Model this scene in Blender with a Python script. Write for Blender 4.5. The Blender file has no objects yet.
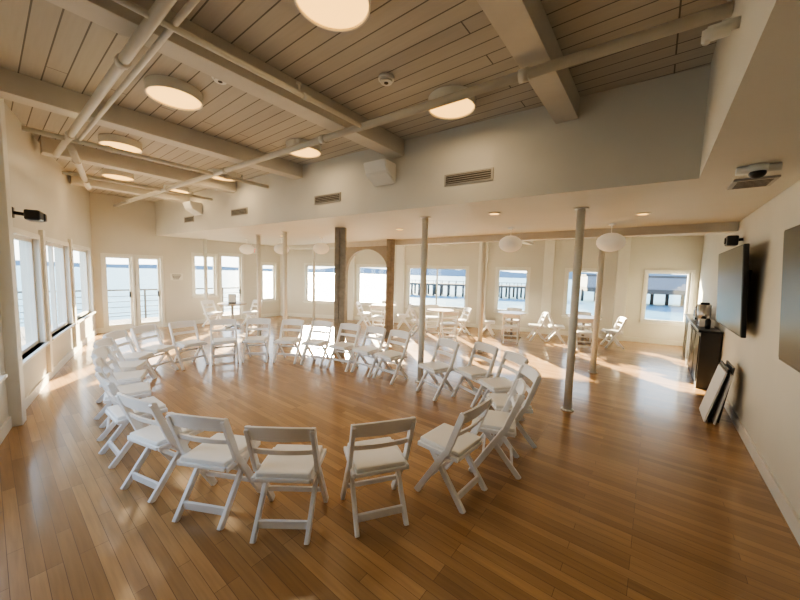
import bpy, bmesh, math, random
from mathutils import Vector, Matrix
random.seed(4)
scene = bpy.context.scene
try:
    scene.view_settings.look = 'AgX - Medium High Contrast'
except Exception:
    pass

# ---------------------------------------------------------------- materials
def nodes_mat(name):
    m = bpy.data.materials.new(name); m.use_nodes = True
    nt = m.node_tree
    b = nt.nodes.get('Principled BSDF')
    return m, nt, b

def mat(name, col, rough=0.5, metal=0.0, noise=0.04, nscale=6.0, bump=0.0, emit=None, estr=0.0, coat=0.0):
    m, nt, b = nodes_mat(name)
    tc = nt.nodes.new('ShaderNodeTexCoord')
    nz = nt.nodes.new('ShaderNodeTexNoise'); nz.inputs['Scale'].default_value = nscale
    nz.inputs['Detail'].default_value = 3
    nt.links.new(tc.outputs['Object'], nz.inputs['Vector'])
    cr = nt.nodes.new('ShaderNodeValToRGB')
    cr.color_ramp.elements[0].position = 0.3; cr.color_ramp.elements[1].position = 0.7
    cr.color_ramp.elements[0].color = tuple(max(0, c*(1-noise)) for c in col)+(1,)
    cr.color_ramp.elements[1].color = tuple(min(1, c*(1+noise)) for c in col)+(1,)
    nt.links.new(nz.outputs['Fac'], cr.inputs['Fac'])
    nt.links.new(cr.outputs['Color'], b.inputs['Base Color'])
    b.inputs['Roughness'].default_value = rough
    b.inputs['Metallic'].default_value = metal
    b.inputs['Coat Weight'].default_value = coat
    if bump > 0:
        bp = nt.nodes.new('ShaderNodeBump'); bp.inputs['Strength'].default_value = bump
        bp.inputs['Distance'].default_value = 0.01
        nt.links.new(nz.outputs['Fac'], bp.inputs['Height']); nt.links.new(bp.outputs['Normal'], b.inputs['Normal'])
    if emit:
        b.inputs['Emission Color'].default_value = emit+(1,)
        b.inputs['Emission Strength'].default_value = estr
    return m

def plank_mat(name, c1, c2, cm, width, row, mortar, rough, grain=0.25, bumps=0.3, coat=0.0):
    m, nt, b = nodes_mat(name)
    tc = nt.nodes.new('ShaderNodeTexCoord')
    br = nt.nodes.new('ShaderNodeTexBrick')
    br.offset = 0.37; br.offset_frequency = 3
    br.inputs['Scale'].default_value = 1
    br.inputs['Brick Width'].default_value = width
    br.inputs['Row Height'].default_value = row
    br.inputs['Mortar Size'].default_value = mortar
    br.inputs['Mortar Smooth'].default_value = 0.2
    br.inputs['Color1'].default_value = c1+(1,)
    br.inputs['Color2'].default_value = c2+(1,)
    br.inputs['Mortar'].default_value = cm+(1,)
    nt.links.new(tc.outputs['Object'], br.inputs['Vector'])
    mp = nt.nodes.new('ShaderNodeMapping'); mp.inputs['Scale'].default_value = (1.5, 22, 1)
    nt.links.new(tc.outputs['Object'], mp.inputs['Vector'])
    nz = nt.nodes.new('ShaderNodeTexNoise'); nz.inputs['Scale'].default_value = 2.0; nz.inputs['Detail'].default_value = 5
    nt.links.new(mp.outputs['Vector'], nz.inputs['Vector'])
    cr = nt.nodes.new('ShaderNodeValToRGB')
    cr.color_ramp.elements[0].position = .3; cr.color_ramp.elements[1].position = .7
    g = 1-grain
    cr.color_ramp.elements[0].color = (g, g, g, 1); cr.color_ramp.elements[1].color = (1, 1, 1, 1)
    nt.links.new(nz.outputs['Fac'], cr.inputs['Fac'])
    mx = nt.nodes.new('ShaderNodeMixRGB'); mx.blend_type = 'MULTIPLY'; mx.inputs['Fac'].default_value = 1
    nt.links.new(br.outputs['Color'], mx.inputs['Color1']); nt.links.new(cr.outputs['Color'], mx.inputs['Color2'])
    nt.links.new(mx.outputs['Color'], b.inputs['Base Color'])
    b.inputs['Roughness'].default_value = rough
    b.inputs['Coat Weight'].default_value = coat
    b.inputs['Coat Roughness'].default_value = 0.13
    bp = nt.nodes.new('ShaderNodeBump'); bp.inputs['Strength'].default_value = bumps; bp.inputs['Distance'].default_value = 0.004
    bp.invert = True
    nt.links.new(br.outputs['Fac'], bp.inputs['Height']); nt.links.new(bp.outputs['Normal'], b.inputs['Normal'])
    return m

M_floor = plank_mat('oak_planks', (.31, .175, .072), (.52, .315, .14), (.18, .10, .045), .9, .07, .0016, .33, .2, .2, .5)
M_ceil = plank_mat('painted_ceiling_boards', (.50, .47, .41), (.54, .51, .44), (.17, .155, .125), 3.4, .15, .006, .6, .06, .5)
M_wall = mat('cream_wall_paint', (.66, .64, .575), .6, noise=.02, nscale=2)
M_white = mat('white_trim_paint', (.78, .77, .71), .45, noise=.02)
M_beam = mat('beam_paint', (.61, .58, .51), .55, noise=.03)
M_pipe = mat('pipe_paint', (.66, .63, .55), .4, noise=.03)
M_chair = mat('white_resin', (.90, .90, .91), .32, noise=.01)
M_cushion = mat('white_vinyl', (.90, .90, .88), .42, noise=.02)
M_black = mat('black_plastic', (.012, .012, .013), .35)
M_screen = mat('tv_screen', (.008, .008, .01), .28, noise=.02)
M_dark = mat('dark_metal', (.05, .045, .04), .45)
M_grey = mat('grey_metal', (.42, .40, .37), .4, metal=.3)
M_slot = mat('vent_slot', (.10, .085, .065), .7)
M_brown = mat('brown_wood_post', (.30, .26, .21), .55, noise=.2, nscale=9)
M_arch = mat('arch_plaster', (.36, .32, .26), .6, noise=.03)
M_table = mat('table_top_laminate', (.62, .50, .36), .3, noise=.08)
M_lamp = mat('lamp_diffuser', (.85, .65, .38), .5, emit=(1.0, .52, .12), estr=2.7)
M_lantern = mat('paper_lantern_shade', (.88, .85, .78), .8, noise=.02, emit=(1, .87, .66), estr=.14)
M_red = mat('exit_red', (.7, .05, .03), .5, emit=(1, .1, .05), estr=.8)
M_deck = plank_mat('deck_boards', (.26, .24, .21), (.33, .30, .27), (.1, .09, .08), 3, .14, .008, .7)
M_pier = mat('pier_timber', (.06, .055, .055), .8, noise=.2)
M_shed = mat('pier_shed_paint', (.16, .17, .20), .8, noise=.1)
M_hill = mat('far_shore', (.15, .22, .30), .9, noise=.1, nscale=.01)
M_board = mat('foam_board', (.80, .79, .77), .6, noise=.02)
M_steel = mat('steel', (.5, .5, .5), .3, metal=.9)

def glass_mat():
    m = bpy.data.materials.new('window_glass'); m.use_nodes = True
    nt = m.node_tree; nt.nodes.clear()
    o = nt.nodes.new('ShaderNodeOutputMaterial'); mx = nt.nodes.new('ShaderNodeMixShader')
    t = nt.nodes.new('ShaderNodeBsdfTransparent'); g = nt.nodes.new('ShaderNodeBsdfGlossy')
    g.inputs['Roughness'].default_value = .02
    t.inputs['Color'].default_value = (.96, .98, .98, 1)
    mx.inputs['Fac'].default_value = .04
    nt.links.new(t.outputs[0], mx.inputs[1]); nt.links.new(g.outputs[0], mx.inputs[2]); nt.links.new(mx.outputs[0], o.inputs[0])
    return m
M_glass = glass_mat()

def sea_mat():
    m, nt, b = nodes_mat('sea_water')
    b.inputs['Roughness'].default_value = .5
    b.inputs['Specular IOR Level'].default_value = .1
    tc = nt.nodes.new('ShaderNodeTexCoord')
    nz = nt.nodes.new('ShaderNodeTexNoise'); nz.inputs['Scale'].default_value = .35; nz.inputs['Detail'].default_value = 6
    nt.links.new(tc.outputs['Object'], nz.inputs['Vector'])
    cr = nt.nodes.new('ShaderNodeValToRGB')
    cr.color_ramp.elements[0].position = .3; cr.color_ramp.elements[1].position = .7
    cr.color_ramp.elements[0].color = (.045, .13, .20, 1); cr.color_ramp.elements[1].color = (.085, .19, .27, 1)
    nt.links.new(nz.outputs['Fac'], cr.inputs['Fac']); nt.links.new(cr.outputs['Color'], b.inputs['Base Color'])
    bp = nt.nodes.new('ShaderNodeBump'); bp.inputs['Strength'].default_value = .6; bp.inputs['Distance'].default_value = .3
    nt.links.new(nz.outputs['Fac'], bp.inputs['Height']); nt.links.new(bp.outputs['Normal'], b.inputs['Normal'])
    return m
M_sea = sea_mat()

# ---------------------------------------------------------------- mesh builder
class MB:
    def __init__(s, mats):
        s.bm = bmesh.new(); s.mats = mats
    def box(s, c, size, mi=0, M=None, bevel=0.0):
        T = Matrix.Translation(Vector(c)) @ Matrix.Diagonal((size[0], size[1], size[2], 1))
        if M is not None: T = M @ T
        t = bmesh.new(); r = bmesh.ops.create_cube(t, size=1, matrix=T)
        if bevel > 0:
            bmesh.ops.bevel(t, geom=t.edges[:], offset=bevel, segments=2, affect='EDGES', profile=.6)
        for f in t.faces: f.material_index = mi
        s._merge(t)
    def b2(s, lo, hi, mi=0, M=None, bevel=0.0):
        s.box([(a+b)/2 for a, b in zip(lo, hi)], [abs(b-a) for a, b in zip(lo, hi)], mi, M, bevel)
    def _merge(s, t):
        me = bpy.data.meshes.new('tmp'); t.to_mesh(me); t.free(); s.bm.from_mesh(me); bpy.data.meshes.remove(me)
    def cyl(s, p0, p1, r, mi=0, seg=20, r2=None, smooth=True):
        p0 = Vector(p0); p1 = Vector(p1); d = p1-p0
        q = d.to_track_quat('Z', 'Y').to_matrix().to_4x4()
        T = Matrix.Translation((p0+p1)/2) @ q
        t = bmesh.new()
        bmesh.ops.create_cone(t, cap_ends=True, segments=seg, radius1=r, radius2=r if r2 is None else r2, depth=d.length, matrix=T)
        for f in t.faces:
            f.material_index = mi; f.smooth = smooth and len(f.verts) == 4
        s._merge(t)
    def beam(s, p0, p1, w, h, mi=0, bevel=0, up=(1, 0, 0)):
        p0 = Vector(p0); p1 = Vector(p1); z = (p1-p0).normalized(); x = Vector(up)
        x = (x - z*x.dot(z)).normalized(); y = z.cross(x)
        R = Matrix((x, y, z)).transposed().to_4x4()
        T = Matrix.Translation((p0+p1)/2) @ R
        s.box((0, 0, 0), (w, h, (p1-p0).length), mi, T, bevel)
    def sphere(s, c, r, sc=(1, 1, 1), mi=0, rib=0, seg=24, rings=16):
        t = bmesh.new()
        bmesh.ops.create_uvsphere(t, u_segments=seg, v_segments=rings, radius=1)
        for i, v in enumerate(t.verts):
            k = 1.0
            if rib: k = 1 + rib*(1 if int(round(math.acos(max(-1, min(1, v.co.z)))/math.pi*rings)) % 2 else -1)
            v.co = Vector((v.co.x*r*sc[0]*k+c[0], v.co.y*r*sc[1]*k+c[1], v.co.z*r*sc[2]+c[2]))
        for f in t.faces: f.material_index = mi; f.smooth = True
        s._merge(t)
    def prism(s, poly, z0, z1, mi=0):
        t = bmesh.new()
        a = [t.verts.new((p[0], p[1], z0)) for p in poly]; b = [t.verts.new((p[0], p[1], z1)) for p in poly]
        t.faces.new(a); t.faces.new(b[::-1])
        n = len(poly)
        for i in range(n): t.faces.new((a[i], b[i], b[(i+1) % n], a[(i+1) % n]))
        bmesh.ops.recalc_face_normals(t, faces=t.faces[:])
        for f in t.faces: f.material_index = mi
        s._merge(t)
    def mesh(s, name):
        me = bpy.data.meshes.new(name); s.bm.to_mesh(me); s.bm.free()
        for m in s.mats: me.materials.append(m)
        return me
    def obj(s, name, loc=(0, 0, 0), rz=0.0):
        o = bpy.data.objects.new(name, s.mesh(name)); scene.collection.objects.link(o)
        o.location = loc; o.rotation_euler = (0, 0, rz); return o

# ---------------------------------------------------------------- room geometry
ZC = 3.65; ZL = 2.70; ZF = 3.0
XR = 0.93
LW = [(XR, -1.0), (-2.5, -.5), (-5.5, .10), (-7.32, .54), (-9.22, 1.06), (-11.5, 1.75)]
FW = [(-11.5, 7.1), (-8.92, 8.43), (-7.22, 9.24), (-4.6, 10.4), (-2.67, 10.95), (-.78, 11.42), (XR, 11.8)]
outline = LW + FW
CEN = Vector((-4, 4))

def frame(p0, p1):
    p0 = Vector((p0[0], p0[1])); p1 = Vector((p1[0], p1[1]))
    x = (p1-p0).normalized(); y = Vector((-x.y, x.x))
    if y.dot(p0-CEN) < 0: y = -y
    M = Matrix(((x.x, y.x, 0, p0.x), (x.y, y.y, 0, p0.y), (0, 0, 1, 0), (0, 0, 0, 1)))
    return M, (p1-p0).length
TH = .18
wcount = [0]; dcount = [0]
def wall(name, p0, p1, h, ops=(), base=True):
    M, L = frame(p0, p1)
    b = MB([M_wall])
    ops = sorted(ops)
    s = 0.0
    for (a, e, z0, z1) in ops:
        b.b2((s, 0, 0), (a, TH, h), 0, M)
        if z0 > 0: b.b2((a, 0, 0), (e, TH, z0), 0, M)
        b.b2((a, 0, z1), (e, TH, h), 0, M)
        s = e
    b.b2((s, 0, 0), (L, TH, h), 0, M)
    b.obj(name)
    if base:
        bb = MB([M_white]); s = 0
        for (a, e, z0, z1) in list(ops)+[(L, L, 0, 0)]:
            if z0 > .1: continue
            if a - s > .02: bb.b2((s, -.018, 0), (a, 0, .13), 0, M)
            s = e
        bb.obj('baseboard_'+name[5:])
    return M, L
def portal(M, s0, s1, z0, z1):
    ld = bpy.data.lights.new('window_daylight_portal', 'AREA'); ld.shape = 'RECTANGLE'
    ld.size = s1-s0; ld.size_y = z1-z0; ld.cycles.is_portal = True
    o = bpy.data.objects.new('window_daylight_portal', ld); scene.collection.objects.link(o)
    x = Vector((M[0][0], M[1][0], 0)); out = Vector((M[0][1], M[1][1], 0))
    zl = out; xl = x; yl = zl.cross(xl)
    R = Matrix((xl, yl, zl)).transposed().to_4x4()
    c = M @ Vector(((s0+s1)/2, TH+.02, (z0+z1)/2))
    o.matrix_world = Matrix.Translation(c) @ R
def window(M, s0, s1, z0, z1, door=False, mull=(), trans=(), fw=.05):
    b = MB([M_white, M_glass, M_dark])
    y0, y1 = .05, .11
    b.b2((s0, y0, z0), (s0+fw, y1, z1), 0, M); b.b2((s1-fw, y0, z0), (s1, y1, z1), 0, M)
    b.b2((s0+fw, y0, z1-fw), (s1-fw, y1, z1), 0, M)
    b.b2((s0+fw, y0, z0), (s1-fw, y1, z0+(fw if not door else .16)), 0, M)
    for m in mull:
        x = s0+(s1-s0)*m; b.b2((x-.025, y0+.002, z0+.01), (x+.025, y1-.002, z1-.01), 0, M)
    for m in trans:
        z = z0+(z1-z0)*m; b.b2((s0+.01, y0+.004, z-.02), (s1-.01, y1-.004, z+.02), 0, M)
    b.b2((s0+fw*.8, .078, z0+fw*.8), (s1-fw*.8, .082, z1-fw*.8), 1, M)
    c = .07
    b.b2((s0-c, -.02, z0 if door else z0-c), (s0, 0, z1+c), 0, M); b.b2((s1, -.02, z0 if door else z0-c), (s1+c, 0, z1+c), 0, M)
    b.b2((s0, -.02, z1), (s1, 0, z1+c), 0, M)
    if not door:
        b.b2((s0, -.02, z0-c), (s1, 0, z0), 0, M)
        b.b2((s0-c-.02, -.06, z0-.03), (s1+c+.02, .05, z0), 0, M)
    else:
        b.box((s1-.06, .03, 1.0), (.03, .05, .16), 2, M)
    if door: dcount[0] += 1; n = 'door_%d' % dcount[0]
    else: wcount[0] += 1; n = 'window_%d' % wcount[0]
    b.obj(n)
    portal(M, s0, s1, z0, z1)

def wall_w(name, p0, p1, h, wins, **k):
    M, L = wall(name, p0, p1, h, [(w[0], w[1], w[2], w[3]) for w in wins])
    for w in wins: window(M, *w)
    return M, L

# floor / ceilings
b = MB([M_floor]); b.prism(outline, -.15, 0); b.obj('floor')
b = MB([M_ceil]); b.prism([(XR+.2, -1.3), (XR+.2, 4.2), (-11.8, 3.5), (-11.8, 1.7), (-5.5, -.1), (-2.5, -.75)], ZC, ZC+.12); b.obj('ceiling')
yb = lambda x: 3.93+(x-.24)*0.068   # soffit face line
b = MB([M_wall])
b.prism([(.24, yb(.24)), (-11.49, yb(-11.49)), (-11.49, 7.1), (XR-.005, 7.1), (XR-.005, yb(.24))], ZL, ZC+.02); b.obj('ceiling_soffit')
b = MB([M_wall]); b.prism([(.24, -.88), (XR-.005, -.98), (XR-.005, yb(.24)), (.24, yb(.24))], ZL, ZC-.002); b.obj('ceiling_bulkhead')
b = MB([M_wall]); b.prism([(-11.5, 7.12)]+[(x, y) for x, y in FW[1:]]+[(XR, 7.12)], ZF, ZF+.15); b.obj('ceiling_far')
b = MB([M_beam]); b.prism([(XR-.01, 7.0), (-11.48, 7.0), (-11.48, 7.22), (XR-.01, 7.22)], 2.56, 2.72)
for x in (-.82, -3.14, -5.7):
    b.b2((x-.08, 7.22, 2.78), (x+.08, 11.1 if x > -1 else (10.6 if x > -4 else 9.7), 2.99))
b.obj('trim_header_beam')

# walls
wall('wall_right', (XR, -1.0), (XR, 11.8), ZC)
def xs(M, L, p0, p1, X):
    return (X-p0[0])/(p1[0]-p0[0])*L
wall('wall_back', LW[0], LW[1], ZC)
wall_w('wall_left_near', LW[1], LW[2], ZC, [(.2, 1.35, .66, 2.15), (1.55, 2.65, .66, 2.15)])  # both windows are out of view, added to let daylight in beside the camera
for i, (xa, xb, nm) in enumerate([(-5.85, -7.15, 'wall_left_a'), (-7.5, -9.08, 'wall_left_b'), (-9.38, -11.1, 'wall_left_c')]):
    p0, p1 = LW[2+i], LW[3+i]
    M, L = frame(p0, p1)
    wall_w(nm, p0, p1, ZC, [(xs(M, L, p0, p1, xa), xs(M, L, p0, p1, xb), .62, 2.15, False, (.5,) if i == 1 else ())])
wall_w('wall_end', LW[5], FW[0], ZC, [(.22, .80, .02, 2.05, True), (.92, 1.46, .02, 2.05, True),
       (2.35, 3.0, .9, 2.2, False), (3.16, 3.85, .02, 2.25, True), (4.62, 5.15, .65, 2.0, False)])
fwin = [(.37, .92), (.14, .84), (.10, .815), (.24, .71), (.278, .715), (.34, .90)]
for i, (a, e) in enumerate(fwin):
    M, L = frame(FW[i], FW[i+1])
    wall_w('wall_far_'+'abcdef'[i], FW[i], FW[i+1], ZF+.1, [(a*L, e*L, .62, 2.02, False, (.5,) if i == 2 else ())])
for i, p in enumerate(FW[1:-1]):
    M, L = frame(FW[i+1], FW[i+2])
    b = MB([M_white]); b.b2((-.14, -.14, 0), (.14, .02, ZF-.005), 0, M, .01); b.obj('trim_%d' % (i+1))
M, L = frame(LW[2], LW[3])
b = MB([M_white]); b.b2((-.06, -.10, 0), (.10, .02, ZC-.01), 0, M, .01); b.obj('trim_6')
for (x, n) in ((-9.22, 7), (-7.32, 8)):
    i = 4 if x < -9 else 3
    M, L = frame(LW[i], LW[i+1]); b = MB([M_white]); b.b2((-.06, -.05, .13), (.06, .02, 2.3), 0, M, .005); b.obj('trim_%d' % n)

# ceiling beams
for i, x in enumerate((-.85, -3.0, -5.15, -7.3, -9.45)):
    yl = -1.0 + (XR-x)*0.145 if x > -2.5 else (-.5+(-2.5-x)*.2 if x > -5.5 else .1+(-5.5-x)*.26)
    b = MB([M_beam]); b.b2((x-.11, yl+.04, ZC-.22), (x+.11, yb(x)-.002, ZC-.001), 0, None, .006); b.obj('ceiling_beam')

# pipes
b = MB([M_pipe])
def pipe(p0, p1, r, flanges=0):
    b.cyl(p0, p1, r, 0, 14)
    for k in range(flanges):
        t = (k+.5)/flanges; c = Vector(p0).lerp(Vector(p1), t); d = (Vector(p1)-Vector(p0)).normalized()*.035
        b.cyl(c-d, c+d, r*1.3, 0, 14)
zp = 3.36
pipe((.235, 2.72, zp), (-11.3, 2.2, zp), .038, 5)
pipe((.23, .75, zp), (-6.9, .72, zp), .036, 3)
pipe((.23, .86, zp+.02), (-5.9, .83, zp+.02), .02, 0)
pipe((-2.6, -.3, zp+.0), (-2.6, 2.6, zp), .022, 2)
pipe((-5.9, .35, zp), (-5.9, 3.4, zp), .03, 2)
pipe((-8.1, .9, zp), (-8.1, 3.3, zp), .026, 1)
pipe((-5.9, .75, zp-.1), (-8.6, 1.3, zp-.1), .04, 2)
for x, y in ((-2.6, 1.8), (-5.9, 2.9), (-8.1, 2.9), (-2.2, .745), (-4.4, .735)):
    b.cyl((x, y, zp), (x, y, zp+.08), .012); b.cyl((x, y, zp+.08), (x, y, zp+.09), .025)
b.obj('sprinkler_pipes')

# drum ceiling lamps
for (x, y) in ((-1.80, 1.50), (-1.83, 3.14), (-4.09, 1.32), (-4.25, 3.02), (-6.4, 1.35), (-6.75, 2.95), (-8.6, 1.75), (-8.9, 2.85)):
    b = MB([M_white, M_lamp])
    n = 40
    t = bmesh.new()
    prof = [(.20, 0), (.25, 0), (.25, -.10), (.238, -.10), (.236, -.085)]
    rings = []
    for (r, z) in prof: rings.append([t.verts.new((r*math.cos(2*math.pi*k/n), r*math.sin(2*math.pi*k/n), z)) for k in range(n)])
    for a in range(len(rings)-1):
        for k in range(n):
            f = t.faces.new((rings[a][k], rings[a][(k+1) % n], rings[a+1][(k+1) % n], rings[a+1][k])); f.smooth = False
    f = t.faces.new(rings[-1]); f.material_index = 1
    bmesh.ops.recalc_face_normals(t, faces=t.faces[:])
    b._merge(t); b.cyl((0, 0, -.03), (0, 0, 0), .2, 0, 24)
    b.obj('drum_ceiling_lamp', (x, y, ZC-.001))
    ld = bpy.data.lights.new('drum_lamp_light', 'AREA'); ld.shape = 'DISK'; ld.size = .42; ld.energy = 6; ld.color = (1, .78, .5)
    o = bpy.data.objects.new('drum_lamp_light', ld); scene.collection.objects.link(o); o.location = (x, y, ZC-.11)

# smoke detectors
for (x, y) in ((-3.45, 1.5), (-2.15, 2.45)):
    b = MB([M_white, M_slot]); b.cyl((0, 0, -.025), (0, 0, 0), .075, 0, 24); b.cyl((0, 0, -.05), (0, 0, -.025), .055, 0, 24); b.cyl((0, 0, -.055), (0, 0, -.05), .02, 1)
    b.obj('smoke_detector', (x, y, ZC-.001))

# soffit vents
ang = math.atan(.068)
for x, w in ((-1.93, .64), (-4.42, .62), (-7.1, .62), (-9.4, .5)):
    b = MB([M_grey, M_slot]); b.b2((-w/2, -.015, -.07), (w/2, 0, .07), 0)
    b.b2((-w/2+.025, -.018, -.052), (w/2-.025, -.014, .052), 1)
    for k in range(4):
        z = -.039+k*.026; b.box((0, -.02, z), (w-.05, .012, .006), 0)
    b.obj('air_vent', (x, yb(x)-.001, 3.01), ang)
for x in (-3.22, -8.9):
    b = MB([M_white, M_grey])
    t = bmesh.new()
    v = [(-.2, 0, -.15), (.2, 0, -.15), (.2, 0, .13), (-.2, 0, .13), (-.2, -.22, -.03), (.2, -.22, -.03), (.2, -.28, .13), (-.2, -.28, .13)]
    vs = [t.verts.new(p) for p in v]
    for f in ((0, 1, 2, 3), (4, 5, 6, 7), (0, 1, 5, 4), (3, 2, 6, 7), (0, 4, 7, 3), (1, 2, 6, 5)): t.faces.new([vs[i] for i in f])
    bmesh.ops.recalc_face_normals(t, faces=t.faces[:]); bmesh.ops.bevel(t, geom=t.edges[:], offset=.015, segments=2, affect='EDGES')
    b._merge(t)
    b.obj('wall_speaker', (x, yb(x)-.001, 3.22), ang)

# poles
for (x, y, z1) in ((-.82, 4.82, ZL), (-2.98, 4.42, ZL), (-7.0, 4.45, ZL), (-8.3, 4.5, ZL), (-11.15, 4.3, ZL), (-.82, 7.11, 2.56), (-3.14, 7.11, 2.56), (-9.4, 7.11, 2.56)):
    z1 -= .002
    b = MB([M_white]); b.cyl((0, 0, 0), (0, 0, z1), .05, 0, 24); b.cyl((0, 0, 0), (0, 0, .015), .08, 0, 24); b.cyl((0, 0, z1-.015), (0, 0, z1), .085, 0, 24)
    b.obj('support_pole', (x, y, 0))
for (x, y, z1) in ((-5.2, 4.6, ZL-.002), (-5.72, 6.86, ZL-.002)):
    b = MB([M_brown]); b.b2((-.11, -.06, 0), (-.012, .06, z1), 0, None, .006); b.b2((.012, -.06, 0), (.11, .06, z1), 0, None, .006)
    b.b2((-.012, -.045, 0), (.012, .045, z1-.001), 0)
    b.obj('wooden_post', (x, y, 0), .6)

# archway partition
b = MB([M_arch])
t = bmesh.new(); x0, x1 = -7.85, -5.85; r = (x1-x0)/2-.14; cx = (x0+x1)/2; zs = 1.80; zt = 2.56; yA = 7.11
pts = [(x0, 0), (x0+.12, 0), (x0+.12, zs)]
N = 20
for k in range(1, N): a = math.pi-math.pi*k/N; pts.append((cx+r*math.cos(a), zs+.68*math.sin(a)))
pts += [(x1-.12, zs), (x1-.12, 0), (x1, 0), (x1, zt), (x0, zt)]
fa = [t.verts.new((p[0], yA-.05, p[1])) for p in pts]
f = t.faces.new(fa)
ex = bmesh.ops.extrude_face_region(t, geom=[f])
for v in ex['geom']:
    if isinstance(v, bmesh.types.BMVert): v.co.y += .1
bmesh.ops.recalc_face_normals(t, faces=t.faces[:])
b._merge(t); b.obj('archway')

# ---------------------------------------------------------------- folding chair mesh
def chair_mesh():
    b = MB([M_chair, M_cushion])
    W = 1.06
    top = (-.215, .80); ft = (.20, .0)
    kn = (-.075, .43)
    def yr(z):
        return ft[0]+(kn[0]-ft[0])*z/kn[1] if z < kn[1] else kn[0]+(top[0]-kn[0])*(z-kn[1])/(top[1]-kn[1])
    for sx in (-1, 1):
        x = sx*.20*W
        b.beam((x, ft[0], ft[1]), (x, kn[0], kn[1]+.01), .03, .05, 0, .006)
        b.beam((x, kn[0], kn[1]-.01), (x, top[0]+.006, top[1]-.02), .03, .05, 0, .006)
        x2 = sx*.168*W
        b.beam((x2, -.225, 0), (x2, .10, .41), .03, .046, 0, .006)
        b.b2((sx*.186*W-.011, -.17, .385), (sx*.186*W+.011, .21, .42), 0, None, .005)
    b.b2((-.175*W, -.18, .39), (.175*W, .215, .418), 0, None, .008)
    b.b2((-.17*W, -.168, .412), (.17*W, .208, .45), 1, None, .014)
    for (za, zb, th) in ((.69, .805, .02), (.575, .615, .018)):
        t = bmesh.new(); n = 10; fr = []
        for k in range(n+1):
            u = -1+2*k/n; x = u*.212*W; bow = -.025*(1-u*u)
            zt = zb-.012*(u*u) if za > .6 else zb
            row = [(x, yr(za)+bow-th/2, za), (x, yr(zt)+bow-th/2, zt), (x, yr(zt)+bow+th/2, zt), (x, yr(za)+bow+th/2, za)]
            fr.append([t.verts.new(p) for p in row])
        for k in range(n):
            for j in range(4):
                t.faces.new((fr[k][j], fr[k][(j+1) % 4], fr[k+1][(j+1) % 4], fr[k+1][j]))
        t.faces.new(fr[0]); t.faces.new(fr[-1][::-1])
        bmesh.ops.recalc_face_normals(t, faces=t.faces[:])
        b._merge(t)
    b.box((0, yr(.16), .16), (.40*W, .02, .036), 0, None, .005)
    b.box((0, -.225+.325*(.085/.41), .085), (.335*W, .022, .055), 0, None, .005)
    b.box((0, -.225+.325*(.30/.41), .30), (.335*W, .018, .03), 0, None, .005)
    return b.mesh('folding_chair')
CH = chair_mesh()
def chair(x, y, fx, fy, jit=.05):
    o = bpy.data.objects.new('folding_chair', CH); scene.collection.objects.link(o)
    o.location = (x, y, 0); o.rotation_euler = (0, 0, math.atan2(-fx, fy)+random.uniform(-jit, jit))
    return o
circle = [(-1.96, 1.29), (-1.56, 1.75), (-1.23, 2.34), (-1.10, 2.94), (-1.16, 3.5), (-1.46, 4.0), (-1.95, 4.27), (-2.48, 4.12),
          (-3.42, 4.18), (-3.96, 4.18), (-4.5, 4.08), (-5.08, 3.91), (-5.62, 3.65), (-6.12, 3.26), (-6.42, 2.78), (-6.62, 2.25), (-6.55, 1.72),
          (-6.2, 1.32), (-5.67, 1.12), (-5.1, 1.0), (-4.50, .90), (-3.87, .83), (-3.14, .87), (-2.5, 1.03)]
for (x, y) in circle:
    dx = (x+3.9); dy = (y-2.4)
    n = Vector((dx/2.8**2, dy/1.85**2)).normalized()*.9+Vector((dx, dy)).normalized()*.1
    chair(x, y, -n.x, -n.y)

# round tables + chairs
tables = [(-3.2, 9.4, .3), (-4.95, 8.3, .9), (-7.0, 8.1, .5), (-1.45, 10.0, .2), (-10.05, 4.6, .4)]
for (x, y, a0) in tables:
    b = MB([M_table, M_grey])
    b.cyl((0, 0, .715), (0, 0, .745), .40, 0, 40); b.cyl((0, 0, .70), (0, 0, .715), .2, 1, 20)
    b.cyl((0, 0, .03), (0, 0, .71), .035, 1, 16)
    for k in range(4):
        a = k*math.pi/2+.4; b.beam((0, 0, .05), (.28*math.cos(a), .28*math.sin(a), .02), .05, .03, 1, .005, up=(0, 0, 1))
    b.obj('round_table', (x, y, 0))
    for k in range(4 if x > -10 else 2):
        a = a0+(k*math.pi/2 if x > -10 else 1.3+k*1.9)
        cx, cy = x+.68*math.cos(a), y+.68*math.sin(a)
        chair(cx, cy, -math.cos(a), -math.sin(a), .2)
# sign holder on the table near the doors
b = MB([M_black, M_board]); b.box((0, 0, .01), (.08, .22, .02), 0); b.box((0, 0, .15), (.012, .21, .27), 0, None, .002)
b.box((.008, 0, .15), (.004, .19, .24), 1); b.obj('tabletop_sign', (-10.05, 4.6, .745), -.5)

# ---------------------------------------------------------------- lanterns
for (x, y) in ((-.63, 6.45), (-2.2, 6.15), (-7.1, 5.6), (-8.5, 5.3), (-9.9, 5.0)):
    b = MB([M_lantern, M_dark]); b.sphere((0, 0, 0), .21, (1, 1, .74), 0, .012, 28, 20)
    b.cyl((0, 0, .14), (0, 0, .298), .006, 0); b.cyl((0, 0, .28), (0, 0, .298), .05, 0)
    b.obj('paper_lantern', (x, y, 2.40))

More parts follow.
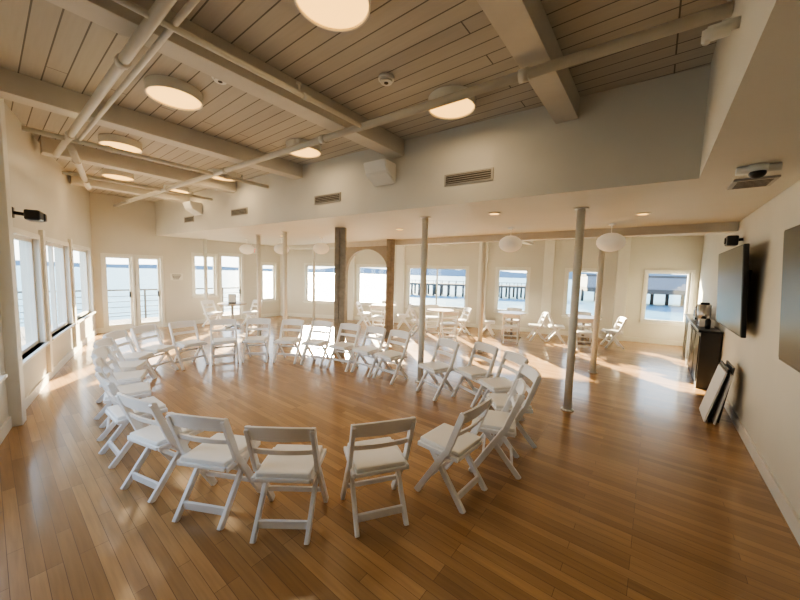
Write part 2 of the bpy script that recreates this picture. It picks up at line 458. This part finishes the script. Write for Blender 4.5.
# ---------------------------------------------------------------- right wall things
def tv(y0, y1, x=.842):
    b = MB([M_black, M_screen, M_dark])
    w = y1-y0; h = 1.06
    R = Matrix.Rotation(math.radians(-3), 4, 'Y')
    b.box((0, 0, 0), (.045, w, h), 0, R, .008)
    b.box((-.024, 0, .005), (.004, w-.03, h-.04), 1, R)
    b.box(((.91-x)/2+.01, 0, 0), (.91-x, .3, .3), 2); b.box((.918-x, 0, 0), (.02, .65, .5), 2)
    return b.obj('wall_mounted_television', (x, (y0+y1)/2, 1.70))
tv(5.25, 7.1, .80); tv(2.15, 4.02)
b = MB([M_black]); b.box((0, 0, 0), (.12, .2, .14), 0, None, .02); b.cyl((0, 0, 0), (.11, 0, .02), .02); b.cyl((-.055, 0, 0), (-.075, 0, 0), .045)
b.obj('surveillance_camera', (.815, 6.6, 2.38))
b = MB([M_board, M_black, M_dark])
for k, (w, h, m) in enumerate(((.55, .72, 0), (.58, .76, 1), (.6, .70, 0), (.5, .78, 2))):
    d = k*.045
    b.beam((-.22+d, (k % 2)*.05, .01), (-.07+d*.55, (k % 2)*.05, h-.04), w, .018, m, .003, up=(0, 1, 0))
b.obj('leaning_display_boards', (.84, 5.85, 0))
b = MB([M_dark, M_black])
b.b2((.66, 7.3, .0), (.91, 10.6, .95), 0, None, .005); b.b2((.62, 7.25, .95), (.91, 10.65, .99), 1, None, .005)
for k in range(5): b.b2((.648, 7.36+k*.64, .1), (.662, 7.94+k*.64, .88), 1)
b.obj('sideboard_counter')
b = MB([M_steel, M_black]); b.cyl((0, 0, 0), (0, 0, .36), .10, 0, 24); b.cyl((0, 0, .36), (0, 0, .40), .07, 1); b.box((-.1, 0, .08), (.05, .03, .04), 1); b.obj('coffee_urn', (.78, 8.5, .99))
b = MB([M_board, M_black]); b.box((0, 0, .13), (.2, .3, .26), 0, None, .01); b.box((-.101, 0, .15), (.004, .2, .12), 1); b.obj('paper_goods_box', (.78, 9.0, .99))
b = MB([M_board, M_black]); b.box((0, 0, .06), (.2, .26, .12), 0, None, .01); b.box((-.101, 0, .06), (.004, .2, .06), 1); b.obj('napkin_box', (.77, 7.95, .99))
for (y, hh) in ((9.35, .3), (9.5, .26), (9.65, .31), (8.25, .2), (7.6, .22)):
    b = MB([M_black, M_board]); b.cyl((0, 0, 0), (0, 0, hh*.65), .038, 0, 16); b.cyl((0, 0, hh*.65), (0, 0, hh*.8), .038, 0, 16, .014); b.cyl((0, 0, hh*.8), (0, 0, hh), .014, 1, 12); b.obj('bottle', (.76, y, .99))
b = MB([M_grey, M_slot]); b.box((0, 0, -.01), (.28, .34, .02), 0, None, .004)
for k in range(6): b.box((0, -.12+k*.048, -.021), (.22, .012, .004), 1)
b.obj('ceiling_air_grille', (.62, 4.3, ZL))
b = MB([M_white, M_black]); b.cyl((0, 0, -.05), (0, 0, 0), .06, 0); b.sphere((0, 0, -.06), .05, (1, 1, .8), 1); b.cyl((-.12, 0, -.03), (.12, 0, -.03), .03, 0); b.obj('dome_camera', (.56, 3.72, ZL))
b = MB([M_white]); b.cyl((0, 0, 0), (-.12, 0, 0), .025); b.cyl((-.12, 0, .01), (-.12, 0, -.06), .015); b.cyl((-.14, 0, -.02), (-.03, 0, -.02), .03); b.obj('bulkhead_sprinkler', (.24, 2.4, 3.1))
for (x, y) in ((-1.9, 4.6), (-4.2, 5.3), (-7.8, 4.9), (-.2, 5.6)):
    b = MB([M_white, M_lamp]); b.cyl((0, 0, -.012), (0, 0, 0), .085, 0, 28); b.cyl((0, 0, -.014), (0, 0, -.012), .06, 1, 24); b.obj('recessed_downlight', (x, y, ZL))
b = MB([M_black]); b.box((0, .0, 0), (.24, .13, .12), 0, None, .02); b.cyl((0, -.17, .02), (0, .0, .0), .02); b.box((0, -.17, .02), (.07, .02, .12), 0, None, .004); b.box((-.12, .03, 0), (.1, .1, .1), 0, None, .02)
b.obj('black_wall_speaker', (-5.86, .40, 2.36), -.24)
b = MB([M_white, M_red]); b.box((0, 0, 0), (.03, .34, .2), 0, None, .005); b.cyl((0, 0, .1), (0, 0, .288), .01)
def seg(y, z, w, h, r=0):
    for sx in (-1, 1):
        b.box((0, 0, 0), (.004, w, h), 1, Matrix.Translation((sx*.017, y, z)) @ Matrix.Rotation(r, 4, 'X'))
for z in (-.05, 0, .05): seg(-.115, z, .05, .014)
seg(-.135, 0, .014, .114); seg(-.045, 0, .012, .12, .45); seg(-.045, 0, .012, .12, -.45); seg(.03, 0, .014, .114); seg(.10, .05, .06, .014); seg(.10, 0, .014, .114)
b.obj('exit_sign', (-10.6, 5.5, 2.41))
b = MB([M_white, M_black]); b.b2((0, -.16, -.1), (.01, .16, .1), 0)
for k in range(4): b.b2((.01, -.13+.01*k, .05-k*.04), (.012, .12-.02*k, .07-k*.04), 1)
b.obj('notice_sign', (-11.5, 3.62, 1.5))

# ---------------------------------------------------------------- outside
b = MB([M_deck])
b.prism([(3, -4.5), (-15.2, -2.0), (-15.2, 8), (-11.7, 7.3), (-11.7, 1.75), (-5.5, -.1), (1.1, -1.2), (3, -1.2)], -.35, -.16); b.obj('outdoor_deck')
b = MB([M_dark])
def rail(p0, p1):
    p0 = Vector(p0+(0,)); p1 = Vector(p1+(0,)); L = (p1-p0).length; n = max(2, int(L/1.3))
    for z, w in ((.92, .05), (.70, .02), (.5, .02), (.3, .02), (.1, .02), (-.02, .02)):
        b.beam(p0+Vector((0, 0, z)), p1+Vector((0, 0, z)), w, w, 0)
    for k in range(n+1):
        c = p0.lerp(p1, k/n); b.b2((c.x-.025, c.y-.025, -.159), (c.x+.025, c.y+.025, .92))
rail((-15.1, -1.9), (-15.1, 7.9)); rail((-15.1, -1.9), (2.9, -4.4))
b.obj('deck_railing')
b = MB([M_sea]); b.b2((-1500, -1500, -4.2), (1500, 1500, -4.0)); b.obj('sea_surface')
def fr(F, R): return Vector((-.616*F+.788*R, .788*F+.616*R, 0))
b = MB([M_pier])
a = fr(92, -2); c = fr(84, 40); d = (c-a); nn = 22
b.beam(a+Vector((0, 0, -1.0)), c+Vector((0, 0, -1.0)), .5, 7, 0, up=(0, 0, 1))
b.beam(a+Vector((0, 0, -.05)), c+Vector((0, 0, -.05)), .1, .1, 0, up=(0, 0, 1))
side = Vector((-d.y, d.x, 0)).normalized()*3
for k in range(nn+1):
    p = a+d*(k/nn)
    for sd in (-1, 1):
        q = p+side*sd; b.cyl((q.x, q.y, -4.0), (q.x, q.y, -.8), .28, 0, 8)
        b.cyl((q.x, q.y, -.8), (q.x, q.y, 0), .07, 0, 6)
b.obj('timber_pier')
b = MB([M_shed, M_pier])
p = fr(82, 46); q = fr(64, 92)
b.beam(p+Vector((0, 0, .9)), q+Vector((0, 0, .9)), 2.6, 12, 0, up=(0, 0, 1)); b.beam(p+Vector((0, 0, 2.4)), q+Vector((0, 0, 2.4)), .6, 8, 1, up=(0, 0, 1))
b.beam(p+Vector((0, 0, -.9)), q+Vector((0, 0, -.9)), .9, 13, 1, up=(0, 0, 1))
for k in range(18):
    z = p.lerp(q, k/17); b.cyl((z.x, z.y, -4.0), (z.x, z.y, -1), .35, 1, 8)
b.obj('pier_shed')
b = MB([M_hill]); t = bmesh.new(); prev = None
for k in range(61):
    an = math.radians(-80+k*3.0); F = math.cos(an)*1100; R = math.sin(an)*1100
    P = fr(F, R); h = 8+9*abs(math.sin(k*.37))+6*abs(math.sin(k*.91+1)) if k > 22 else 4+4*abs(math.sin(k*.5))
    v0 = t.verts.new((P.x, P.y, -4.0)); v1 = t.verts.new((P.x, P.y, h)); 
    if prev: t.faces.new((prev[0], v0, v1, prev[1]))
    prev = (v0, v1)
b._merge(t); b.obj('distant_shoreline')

# ---------------------------------------------------------------- lighting
w = bpy.data.worlds.new('hazy_sky'); scene.world = w; w.use_nodes = True
nt = w.node_tree; bg = nt.nodes['Background']
tc = nt.nodes.new('ShaderNodeTexCoord'); sp = nt.nodes.new('ShaderNodeSeparateXYZ'); cr = nt.nodes.new('ShaderNodeValToRGB')
nt.links.new(tc.outputs['Generated'], sp.inputs[0]); nt.links.new(sp.outputs['Z'], cr.inputs['Fac'])
e = cr.color_ramp.elements
e[0].position = 0; e[0].color = (1.0, .97, .90, 1); e[1].position = .8; e[1].color = (.42, .60, .90, 1)
k = e.new(.15); k.color = (.80, .88, .96, 1)
nt.links.new(cr.outputs['Color'], bg.inputs['Color']); bg.inputs['Strength'].default_value = 6.3

sd = bpy.data.lights.new('sun', 'SUN'); sd.energy = 85; sd.color = (1, .80, .52); sd.angle = math.radians(.7)
so = bpy.data.objects.new('sun', sd); scene.collection.objects.link(so)
el = math.radians(18.5); dv = Vector((.77*math.cos(el), -.638*math.cos(el), -math.sin(el)))
so.rotation_euler = dv.to_track_quat('-Z', 'Y').to_euler(); so.location = (-20, 30, 20)

# ---------------------------------------------------------------- camera
cd = bpy.data.cameras.new('camera'); cd.sensor_width = 36; cd.lens = 325/800*36; cd.clip_end = 4000; cd.clip_start = .05
co = bpy.data.objects.new('camera', cd); scene.collection.objects.link(co); scene.camera = co
yaw = math.radians(38); p = math.radians(4.75); ro = .0265
Fh = Vector((-math.sin(yaw), math.cos(yaw), 0)); Rh = Vector((math.cos(yaw), math.sin(yaw), 0)); Z = Vector((0, 0, 1))
Fv = Fh*math.cos(p)-Z*math.sin(p); Uv = Fh*math.sin(p)+Z*math.cos(p)
cx_ = (Rh+Uv*ro).normalized(); cy_ = (Uv-Rh*ro).normalized(); cz_ = -Fv
Mx = Matrix((cx_, cy_, cz_)).transposed().to_4x4(); Mx.translation = Vector((0, 0, 1.8))
co.matrix_world = Mx
